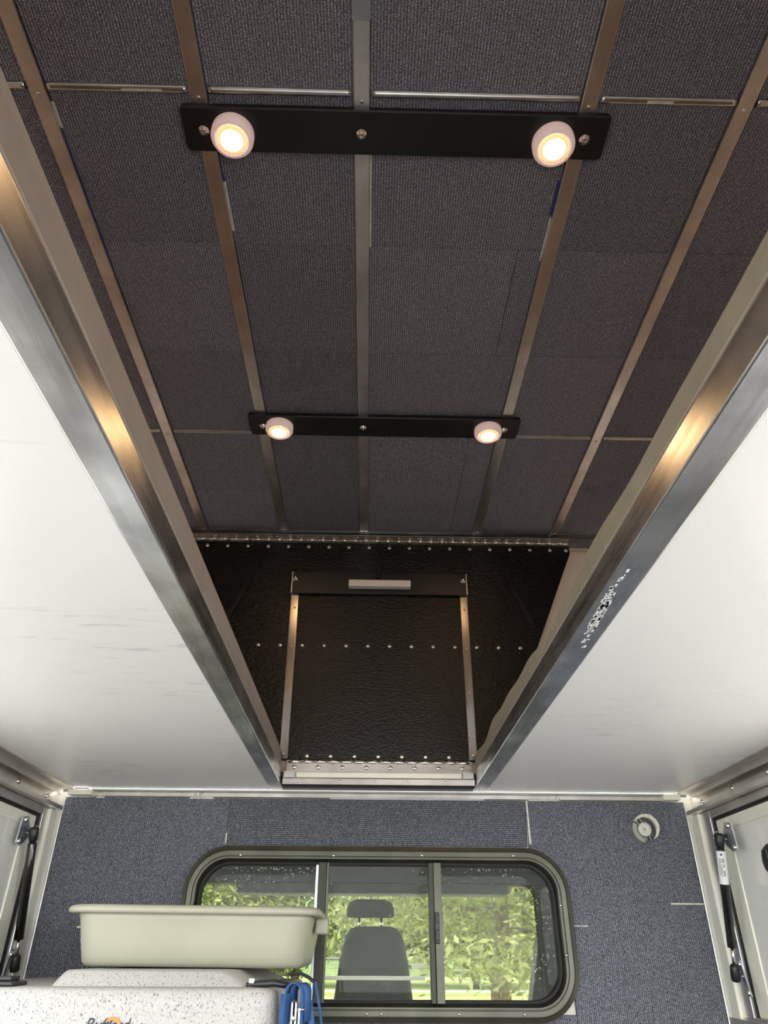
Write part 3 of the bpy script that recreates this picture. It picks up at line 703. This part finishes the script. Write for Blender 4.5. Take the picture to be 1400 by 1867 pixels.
# ---- round vent in the wall
v = thing('wall_vent', 'round vent with pale cap and ragged foam edge in the carpeted wall', 'vent', (.705, YW - .005, .24))
c0 = Vector((.7055, YW - .0046, .276))
m = MB(); rn = random.Random(3); rings = []
for k in range(31):                                    # ragged crescent of cut foam round the upper and outer side
    a = math.radians(-48 + 190 * k / 30); fade = math.sin(PI * min(1, max(.02, k / 30))) ** .5; rag = .0022 * rn.random(); d = Vector((math.cos(a), 0, math.sin(a)))
    ri = .0278; ro = ri + (.0085 + rag) * fade; dp = .004 + (.016 + rag) * fade
    rings.append([c0 + d * ri, c0 + d * ri + Vector((0, -dp * .8, 0)), c0 + d * (ri + ro) / 2 + Vector((0, -dp, 0)), c0 + d * ro + Vector((0, -dp * .8 + rag, 0)), c0 + d * (ro + .001)])
m.loft(rings, cap0=True, cap1=True); m.build('foam_ring', 'foam_cut', v)
m = MB(); m.lathe([(.0282, -.002), (.0282, .007), (.0262, .009), (.0245, .006), (.0235, -.003), (0, -.003)], c0, (0, -1, 0), 36); m.build('sleeve', 'dark_plastic', v)
m = MB(); aa = [math.radians(150 + 110 * k / 12) for k in range(13)]
m.prism([(c0.x + .032 * math.cos(a), c0.z + .032 * math.sin(a)) for a in aa] + [(c0.x + .021 * math.cos(a), c0.z + .021 * math.sin(a)) for a in aa[::-1]], c0.y - .010, c0.y, 'y', .0008); m.build('collar_wedge', 'grey_plastic', v)
for da in (125, 280):
    m = MB(); d = Vector((math.cos(math.radians(da)), 0, math.sin(math.radians(da)))); n_ = Vector((-d.z, 0, d.x))
    for off in (-.005, .005):
        m.tube([c0 + d * .010 + n_ * off + Vector((0, -.008, 0)), c0 + d * .0275 + n_ * off + Vector((0, -.009, 0))], .0019, 6)
    m.build('spoke', 'grey_plastic', v)
cc = c0 + Vector((-.0035, 0, -.0015))
m = MB(); m.lathe([(0, .0168), (.0010, .0168), (.0012, .0178), (.0150, .0178), (.0163, .0165), (.0163, .006), (.012, .0), (0, 0)], cc, (0, -1, 0), 32); cp = m.build('cap', 'cap_plastic', v)
m = MB(); m.lathe([(.0011, .0177), (.0011, .0183), (0, .0183)], cc, (0, -1, 0), 8); m.build('pin_hole', 'ink', cp)

# ---- gas struts of the side hatches
def strut(top, bot, sgn, lab, label_on):
    T, B = Vector(top), Vector(bot); d = (B - T); L = d.length; d.normalize()
    t = thing('gas_strut', lab, 'strut', B, 'gas struts of the side hatches')
    def pt(s): return T + d * s
    MB().tube([pt(.026), pt(.031), pt(.225)], [.0075, .0098, .0098], 18).build('cylinder', 'strut_black', t)
    MB().tube([pt(.225), pt(L - .024)], .0036, 10).build('rod', 'chrome', t)
    MB().tube([pt(-.004), pt(0), pt(.022), pt(.028)], [.008, .0105, .0095, .0065], 16).build('end_socket', 'black_plastic', t)
    MB().tube([pt(L - .028), pt(L - .024), pt(L), pt(L + .004)], [.0075, .0095, .0098, .008], 16).build('end_socket', 'black_plastic', t)
    for base, zz, flip in ((T + d * .008, 1, 1), (B - d * .006, -1, -1)):
        x0_ = base.x + sgn * .0125; m = MB()
        pl = [(-.020, .028), (-.008, .033), (.004, .004), (.004, -.006), (-.012, -.030), (-.022, -.026)] if zz > 0 else [(-.006, .030), (.001, .033), (.006, .028), (-.004, -.022), (-.016, -.038), (-.020, -.036), (-.012, 0)]
        m.prism([(base.y + p[0] * (2.3 if zz > 0 else 1.4), base.z + p[1]) for p in pl], x0_, x0_ + sgn * .003, 'x')
        br = m.build('bracket', 'steel_zinc', t)
        for p in ([(-.0125, .024), (-.017, -.022)] if zz > 0 else [(-.002, .022), (-.013, -.030)]):
            link('rivet', ME_RIVET, br, (x0_, base.y + p[0] * (2.3 if zz > 0 else 1.4), base.z + p[1]), FACE_PX if sgn < 0 else FACE_MX)
        MB().tube([base, base + Vector((sgn * .0125, 0, 0))], .004, 10).build('ball_stud', 'chrome', br)
    w = MB(); pts = [T + d * .004 + Vector((-sgn * .0055 * math.sin(a * PI / 8 * 1.0), .0145 * math.cos(PI / 2 - a * PI / 8) + .002, .012 * math.cos(a * PI / 8))) for a in range(9)]
    w.tube(pts, .0009, 6); w.build('spring_clip', 'chrome', t)
    if label_on:
        # wrapped paper label on the cylinder with rows of print
        rr = .0101; q = Vector((0, 0, 1)).rotation_difference(d)
        m = MB(); n = 20
        def cyl(a, s, r): v_ = q @ Vector((r * math.cos(a), r * math.sin(a), 0)); return T + d * s + v_
        a0, a1 = 0, 2 * PI * .97
        m.loft([[cyl(a0 + (a1 - a0) * k / n, s, r) for k in range(n + 1)] for s, r in ((.032, rr), (.100, rr))][::1], smooth=True)
        lb = m.build('paper_label', 'paper', t)
        # print: rows of small glyph blocks along the tube, facing the room
        face = math.atan2((q.inverted() @ Vector((-sgn * .5, -.85, -.1))).y, (q.inverted() @ Vector((-sgn * .5, -.85, -.1))).x)
        rnd = random.Random(5)
        for row, (da, hgt) in enumerate(((-.42, .0015), (.02, .0010), (.30, .0006), (.52, .0006))):
            m = MB(); s = .047
            while s < .083:
                w_ = (.0012 if hgt > .0012 else .0008) * (0.7 + rnd.random() * .6)
                if rnd.random() > .16:
                    a = face + da; c_ = [cyl(a - hgt / rr, s, rr + .0002), cyl(a + hgt / rr, s, rr + .0002), cyl(a + hgt / rr, s + w_, rr + .0002), cyl(a - hgt / rr, s + w_, rr + .0002)]
                    m.bm.faces.new([m.bm.verts.new(p) for p in c_])
                s += w_ * 1.5
            m.build('print_row', 'ink', lb, recalc=False)
        m = MB(); a = face - .1
        m.bm.faces.new([m.bm.verts.new(cyl(a + da, .039 + ds, rr + .0002)) for da, ds in ((0, -.003), (.26, 0), (0, .003), (-.26, 0))]); m.build('print_mark', 'ink', lb, recalc=False)
strut((.801, 1.745, .2365), (.801, 1.8185, -.040), 1, 'black gas strut with white paper label beside the round vent', True)
strut((-.772, 1.795, .2440), (-.772, 1.869, -.030), -1, 'plain black gas strut without label beside the plastic tub', False)

# ---- dog crate
cr = thing('pet_crate', 'off-white speckled plastic pet crate under the plastic tub', 'crate', (-.42, 1.58, -.75))
def crate_loop(z, x0, x1, y0, y1, r): return rrect_h(x0, x1, y0, y1, r, z, 7)
m = MB(); Lp = [(-.748, -.690, -.130, 1.300, 1.880, .05), (-.60, -.695, -.127, 1.297, 1.885, .05), (-.16, -.700, -.130, 1.298, 1.885, .04), (-.060, -.702, -.1345, 1.300, 1.885, .03), (-.0475, -.699, -.138, 1.303, 1.882, .028), (-.0435, -.692, -.145, 1.310, 1.875, .025), (-.0425, -.670, -.17, 1.335, 1.85, .02)]
m.loft([crate_loop(*q) for q in Lp], cap0=True, cap1=True); m.build('body', 'speckled_plastic', cr)
m = MB(); m.loft([crate_loop(z, *q) for z, q in ((-.0445, (-.497, -.175, 1.338, 1.86, .02)), (-.041, (-.495, -.178, 1.340, 1.86, .02)), (-.0245, (-.484, -.212, 1.352, 1.84, .02)), (-.0215, (-.480, -.217, 1.356, 1.836, .02)), (-.0208, (-.465, -.23, 1.375, 1.82, .02)))], cap0=True, cap1=True); m.build('raised_lid', 'speckled_plastic', cr)
# printed name on the front face (cut by the lower edge of the view)
def text(body, size, loc, shear, mat, par, sx=1.0):
    c = bpy.data.curves.new('t', 'FONT'); c.body = body; c.size = size; c.shear = shear; c.extrude = 0.0002; c.space_character = .92
    o = bpy.data.objects.new('t', c); COL.objects.link(o)
    dg = bpy.context.evaluated_depsgraph_get(); me = bpy.data.meshes.new_from_object(o.evaluated_get(dg)); bpy.data.objects.remove(o)
    me.materials.clear(); me.materials.append(MATS[mat])
    o = link('printed_name', me, par, loc, (PI / 2, 0, 0)); o.scale = (sx, 1, 1); return o
body_o = [c for c in cr.children if c.name.startswith('body')][0]
text('Ruffl', .0235, (-.4155, 1.2978, -.0965), .32, 'ink', cr, .98)
text('and', .0235, (-.3865 + .0105, 1.2978, -.0965), .32, 'ink', cr, .82)
m = MB(); A0 = []; A1 = []
for k in range(13):
    a = PI * .72 - k * PI * .9 / 12; ca, sa = math.cos(a), math.sin(a)
    A0.append((-.374 + .0135 * ca, -.0925 + .0140 * sa)); A1.append((-.374 + .0088 * ca, -.0935 + .0105 * sa))
m.prism(A0 + A1[::-1], 1.2975, 1.2990, 'y'); m.build('printed_mark', 'ink_orange', cr)
# right-hand edge hardware
m = MB(); m.lathe([(.009, 0), (.009, .003), (0, .003)], (-.178, 1.335, -.0425), (0, 0, 1), 16)
m.tube([(-.186, 1.33, -.0395), (-.165, 1.33, -.0385), (-.142, 1.328, -.0370), (-.1185, 1.322, -.0405)], [.003, .0055, .0055, .004], 10); eb = m.build('eye_bolt', 'black_plastic', cr)
m = MB(); m.box(-.1815, -.1735, 1.322, 1.332, -.0375, -.0310, .0012); m.build('nut', 'cap_plastic', eb)

# ---- black plate lying on the crate at the far side
m = MB(); m.box(-.64, -.540, 1.312, 1.37, -.0422, -.0365, .002); m.box(-.64, -.553, 1.335, 1.37, -.0366, -.0300, .002); o = m.build('black_tray', 'black_plastic'); origin_mesh(o); tag(o, 'black plastic tray edge on the crate below the plain gas strut', 'tray')

# ---- plastic tub
tb = thing('plastic_tub', 'beige plastic tub with rolled rim standing on the crate', 'tub', (-.295, 1.62, -.0207))
def tl(z, g, r): return rrect_h(-.531 + g + .013, -.0805 - g - .013, 1.42 + g + .010, 1.80 - g - .010, r, z, 8)
m = MB()
prof_o = [(-.0194, .034, .026), (-.0180, .0245, .034), (-.0120, .0190, .038), (-.003, .0168, .04), (.02, .0120, .04), (.04, .0085, .04), (.0515, .0062, .04), (.061, .0042, .04)]
m.loft([tl(z, g_, r) for z, g_, r in prof_o] + [tl(.062, .0055, .038), tl(.0, .0205, .036), tl(-.0155, .029, .03)], cap0=True, cap1=True)
def tilt(o):
    for vtx in o.data.vertices: vtx.co.z += -(vtx.co.x) * .006
    return o
tilt(m.build('body', 'tub_plastic', tb))
m = MB(); m.loft([tl(z, g_, r) for z, g_, r in ((.0605, .0025, .042), (.0600, -.0085, .046), (.0625, -.0125, .048), (.0680, -.0125, .048), (.0720, -.0085, .046), (.0735, -.0025, .044), (.0720, .0045, .040), (.0655, .006, .038))], close=True); tilt(m.build('rim', 'tub_plastic', tb))
m = MB(); m.box(-.5185, -.5135, 1.50, 1.60, .041, .0605, .001); m.box(-.5265, -.5135, 1.50, 1.60, .0385, .0415, .001); tilt(m.build('handle', 'tub_plastic', tb))
m = MB(); m.box(-.0975, -.0735, 1.56, 1.62, .0345, .0615, .004, 3); tilt(m.build('handle', 'tub_plastic', tb))

# ---- blue strap hung on the eye bolt, hook and cord
sp = thing('ratchet_strap', 'blue webbing strap with silver cam buckle hanging at the crate corner', 'strap', (-.11, 1.32, -.2))
def loop_pts(cx, y, ztop, hw, zb, n=10):
    pts = [(cx - hw * 1.05, y, zb)]
    for k in range(n + 1):
        a = PI - PI * k / n; pts.append((cx + hw * math.cos(a), y, ztop - hw * 1.1 + hw * 1.1 * math.sin(a)))
    pts.append((cx + hw * 1.1, y, zb)); return pts
MB().ribbon(loop_pts(-.1075, 1.312, -.0365, .0125, -.20), .022, .0018, (.25, 1, 0)).build('webbing', 'strap_blue', sp)
MB().ribbon(loop_pts(-.0995, 1.322, -.0375, .0105, -.085), .020, .0018, (.5, 1, .1)).build('webbing', 'strap_blue', sp)
MB().ribbon([(-.121, 1.306, -.05), (-.1215, 1.304, -.09), (-.118, 1.304, -.2)], .016, .0018, (1, .5, 0)).build('webbing', 'strap_blue', sp)
MB().ribbon([(-.0875, 1.34, -.06), (-.083, 1.34, -.085), (-.083, 1.34, -.2)], .010, .0018, (1, .3, 0)).build('webbing', 'strap_blue', sp)
m = MB(); m.loft([[Vector((p.x, y, p.z)) for p in rrect(-.1115 + g_, -.1005 - g_, -.14, -.0565 - g_, .005, 0, 5)] for y, g_ in ((1.294, 0), (1.292, .001), (1.286, .001), (1.285, .002))], cap0=True, cap1=True)
m.box(-.1000, -.0965, 1.288, 1.296, -.13, -.066, .001); m.tube([(-.1035, 1.290, -.069), (-.0915, 1.292, -.069)], .0022, 8); bk = m.build('buckle', 'buckle_steel', sp)
MB().lathe([(.0035, 0), (.0035, .0012), (.002, .002), (.001, .002), (0, .001)], (-.106, 1.285, -.079), (0, -1, 0), 14).build('rivet', 'chrome', bk)
hk = MB(); hk.tube([(-.128, 1.40, -.0265), (-.104, 1.37, -.0255), (-.092, 1.36, -.0300), (-.0805, 1.35, -.0365), (-.078, 1.35, -.0345)], [.002, .0025, .0027, .0028, .0015], 10)
o = hk.build('rubber_hook', 'black_rubber'); origin_mesh(o); tag(o, 'thin black hook under the right end of the plastic tub', 'hook')
cdm = MB(); cdm.tube([(-.0800, 1.35, -.0355), (-.0765, 1.35, -.050), (-.0710, 1.35, -.072), (-.0660, 1.35, -.10), (-.064, 1.35, -.2)], .0022, 8)
o = cdm.build('cord', 'strap_blue'); origin_mesh(o); tag(o, 'thin blue cord hanging from the black hook in front of the window', 'cord')

# ================================================================== THE TRUCK CAB BEYOND THE WINDOW
cab = thing('truck_cab', 'truck cab seen through the window, dark roof lining and pillars', 'vehicle', (.03, 3.6, -1.1))
CY = 2.13
m = MB(); o_ = rrect(-1.0, 1.04, -.9, .42, .03, CY, 6); i_ = rrect(-.47, .452, -.21, .166, .035, CY, 6); o2 = [p + Vector((0, .05, 0)) for p in o_]; i2 = [p + Vector((0, .05, 0)) for p in i_]
m.loft([o_, i_, i2, o2], close=True, smooth=False); m.build('rear_wall', 'cab_dark', cab)
m = MB(); m.prism([(p.x, p.z) for p in rrect(-.47, .452, -.21, .166, .035, 0, 6)], CY + .02, CY + .024, 'y'); m.build('rear_glass', 'cab_glass', cab)
MB().box(-.105, .150, CY - .004, CY - .001, -.0525, -.0435, .001).build('white_strip', 'strip_white', cab)
MB().box(-.105, -.068, CY - .004, CY - .001, -.008, -.004, .001).build('white_strip', 'strip_white', cab)
MB().box(.118, .150, CY - .004, CY - .001, -.025, -.017, .001).build('white_strip', 'strip_white', cab)
for k in range(5): MB().box(-.46, .44, CY + .0175, CY + .0185, -.14 + k * .056, -.1395 + k * .056).build('heater_wire', 'cab_dark', cab)
MB().box(-1.02, 1.06, CY + .05, 4.5, .33, .40, .02).build('roof', 'cab_dark', cab)
MB().box(-.70, .76, 4.28, 4.5, .28, .335, .01).build('visor_header', 'cab_trim', cab)
for x in (-1.02, 1.0):
    a, b = (x, x + .06)
    MB().prism([(4.45, .36), (4.56, .36), (5.35, -.30), (5.22, -.30)], a, b, 'x').build('front_pillar', 'cab_dark', cab)
    MB().box(a, b, 3.35, 3.47, -.9, .34, .01).build('door_pillar', 'cab_dark', cab)
    MB().box(a - .01, b + .01, CY + .05, 5.3, -1.0, -.26, .02).build('door', 'cab_trim', cab)
MB().box(-.95, .99, 4.9, 5.35, -.75, -.36, .05, 3).build('dashboard', 'cab_trim', cab)
MB().box(-.95, .99, CY + .05, 5.3, -1.02, -1.0).build('cab_floor', 'cab_dark', cab)
MB().box(-.75, .81, 5.3, 6.3, -.75, -.40, .06, 3).build('bonnet', 'cab_paint', cab)
# seat
se = thing('car_seat', 'dark cloth seat back with separate headrest, seen through the middle pane', 'seat', (.035, 3.8, -1.0))
m = MB(); Ls = []
for z, hw, y0, y1 in ((-.62, .19, 3.60, 3.80), (-.5, .205, 3.63, 3.80), (-.2, .178, 3.72, 3.86), (-.02, .155, 3.76, 3.88), (.075, .132, 3.79, 3.885), (.105, .11, 3.80, 3.88), (.115, .08, 3.815, 3.865)):
    Ls.append(rrect_h(.035 - hw, .035 + hw, y0, y1, .04 if y1 - y0 > .09 else .02, z, 5))
m.loft(Ls, cap0=True, cap1=True); m.build('backrest', 'seat_cloth', se)
m = MB(); Ls = [rrect_h(.018 - hw, .018 + hw, y0, y1, .025, z, 5) for z, hw, y0, y1 in ((.152, .098, 3.84, 3.90), (.157, .112, 3.83, 3.915), (.19, .112, 3.83, 3.92), (.215, .098, 3.83, 3.915), (.228, .07, 3.845, 3.905))]
m.loft(Ls, cap0=True, cap1=True); m.build('headrest', 'seat_cloth', se)
for x in (-.035, .07): MB().tube([(x, 3.86, .10), (x, 3.868, .16)], .007, 8).build('headrest_post', 'chrome', se)
MB().box(-.20, .27, 3.80, 4.35, -.74, -.58, .05, 3).build('cushion', 'seat_cloth', se)
MB().box(-.12, .19, 3.85, 4.25, -1.0, -.74, .02).build('base', 'cab_dark', se)

# ---- trees
def tree(x, y, h, rad, crown0, mat, lab, seed, tr=.22, nleaf=3500, ls=.22, cone=False):
    rnd = random.Random(seed); t = thing('tree', lab, 'tree', (x, y, -1.6), 'trees beyond the truck')
    pts = [(x + .12 * math.sin(k * 1.3 + seed), y, -1.6 + h * .92 * k / 7) for k in range(8)]; pts[0] = (x, y, -1.62)
    MB().tube(pts, [tr * (1.25 if k == 0 else 1 - .12 * k) for k in range(8)], 12).build('trunk', 'bark', t)
    nb = 14
    tips = []
    for k in range(nb):
        f = crown0 + (1 - crown0) * (k + .3) / nb; z = -1.6 + h * f * .95; a = k * 2.4 + seed; R_ = rad * ((1 - f) ** .6 * 1.3 if cone else math.sin(PI * min(.95, max(.15, (f - crown0) / (1 - crown0) * .85 + .12)))) 
        p0 = Vector((x, y, z)); p1 = p0 + Vector((math.cos(a) * R_ * .85, math.sin(a) * R_ * .85, (-.06 if cone else .25) * R_))
        MB().tube([p0, (p0 + p1) / 2 + Vector((0, 0, .05 * R_)), p1], [tr * .3, tr * .2, tr * .07], 6).build('branch', 'bark', t); tips.append((p0, p1, R_))
    m = MB(); vs = []; fs = []
    for i in range(nleaf):
        p0, p1, R_ = rnd.choice(tips); u = rnd.random() ** .6
        c = p0.lerp(p1, .25 + .85 * u) + Vector((rnd.gauss(0, .3 * R_ + .12), rnd.gauss(0, .3 * R_ + .12), rnd.gauss(0, h * .028)))
        d1 = Vector((rnd.gauss(0, 1), rnd.gauss(0, 1), rnd.gauss(0, .7))).normalized(); d2 = d1.cross(Vector((rnd.gauss(0, 1), rnd.gauss(0, 1), rnd.gauss(0, 1)))).normalized(); s = ls * (.5 + rnd.random())
        b = len(vs); vs += [c - d1 * s, c + d2 * s * .35, c + d1 * s, c - d2 * s * .35]; fs.append((b, b + 1, b + 2, b + 3))
    o0 = world_loc(t); me = bpy.data.meshes.new('foliage'); me.from_pydata([v_ - o0 for v_ in vs], [], fs); me.materials.append(MATS[mat])
    o = link('foliage', me, t); o['kind'] = 'stuff'
tree(2.95, 18.4, 7.5, 3.0, .22, 'leaf_pine', 'pine with a thick trunk on the lawn seen through the right pane', 11, tr=.24, nleaf=26000, ls=.085, cone=True)
spots = [(-17, 52, 11, 4.6, 'leaf_mid', 'farthest tree toward the left edge of the window'), (-10.5, 55, 12, 4.8, 'leaf_light', 'pale tree seen through the left pane above the tub'),
         (-4.2, 51, 10, 4.5, 'leaf_light', 'pale bushy tree just left of the seat headrest'), (1.5, 57, 13, 4.8, 'leaf_mid', 'mid-green tree directly behind the seat headrest'),
         (6.5, 50, 10, 4.4, 'leaf_light', 'pale tree showing between the headrest and the middle mullion'), (12.5, 56, 12, 4.8, 'leaf_mid', 'tree behind the pine at its left'),
         (18.5, 53, 11, 4.8, 'leaf_light', 'pale tree behind the pine at its right'), (25, 56, 12, 4.8, 'leaf_mid', 'tree nearest the dark right pillar')]
for k, (x, y, h, r_, mt, lab) in enumerate(spots): tree(x, y, h, r_, .06, mt, lab, 20 + k, nleaf=14000, ls=.23)
# far wooded slope
m = MB(); rnd = random.Random(9); rows = []
for j, (y, zz) in enumerate(((75, -1.6), (82, 4), (95, 10), (112, 15), (118, -1.6))):
    rows.append([Vector((-90 + i * 4.5, y + rnd.uniform(-1, 1), zz if zz < 0 else zz + rnd.uniform(-1.2, 1.2))) for i in range(41)])
vs = [[m.bm.verts.new(p) for p in r] for r in rows]
for a, b in zip(vs, vs[1:]):
    for i in range(40): m.bm.faces.new((a[i], a[i + 1], b[i + 1], b[i])).smooth = True
plain('slope', (0.2, 0.24, 0.11), 0.95, noise=.45, nscale=.5)
struct(m.build('hillside', 'slope'))
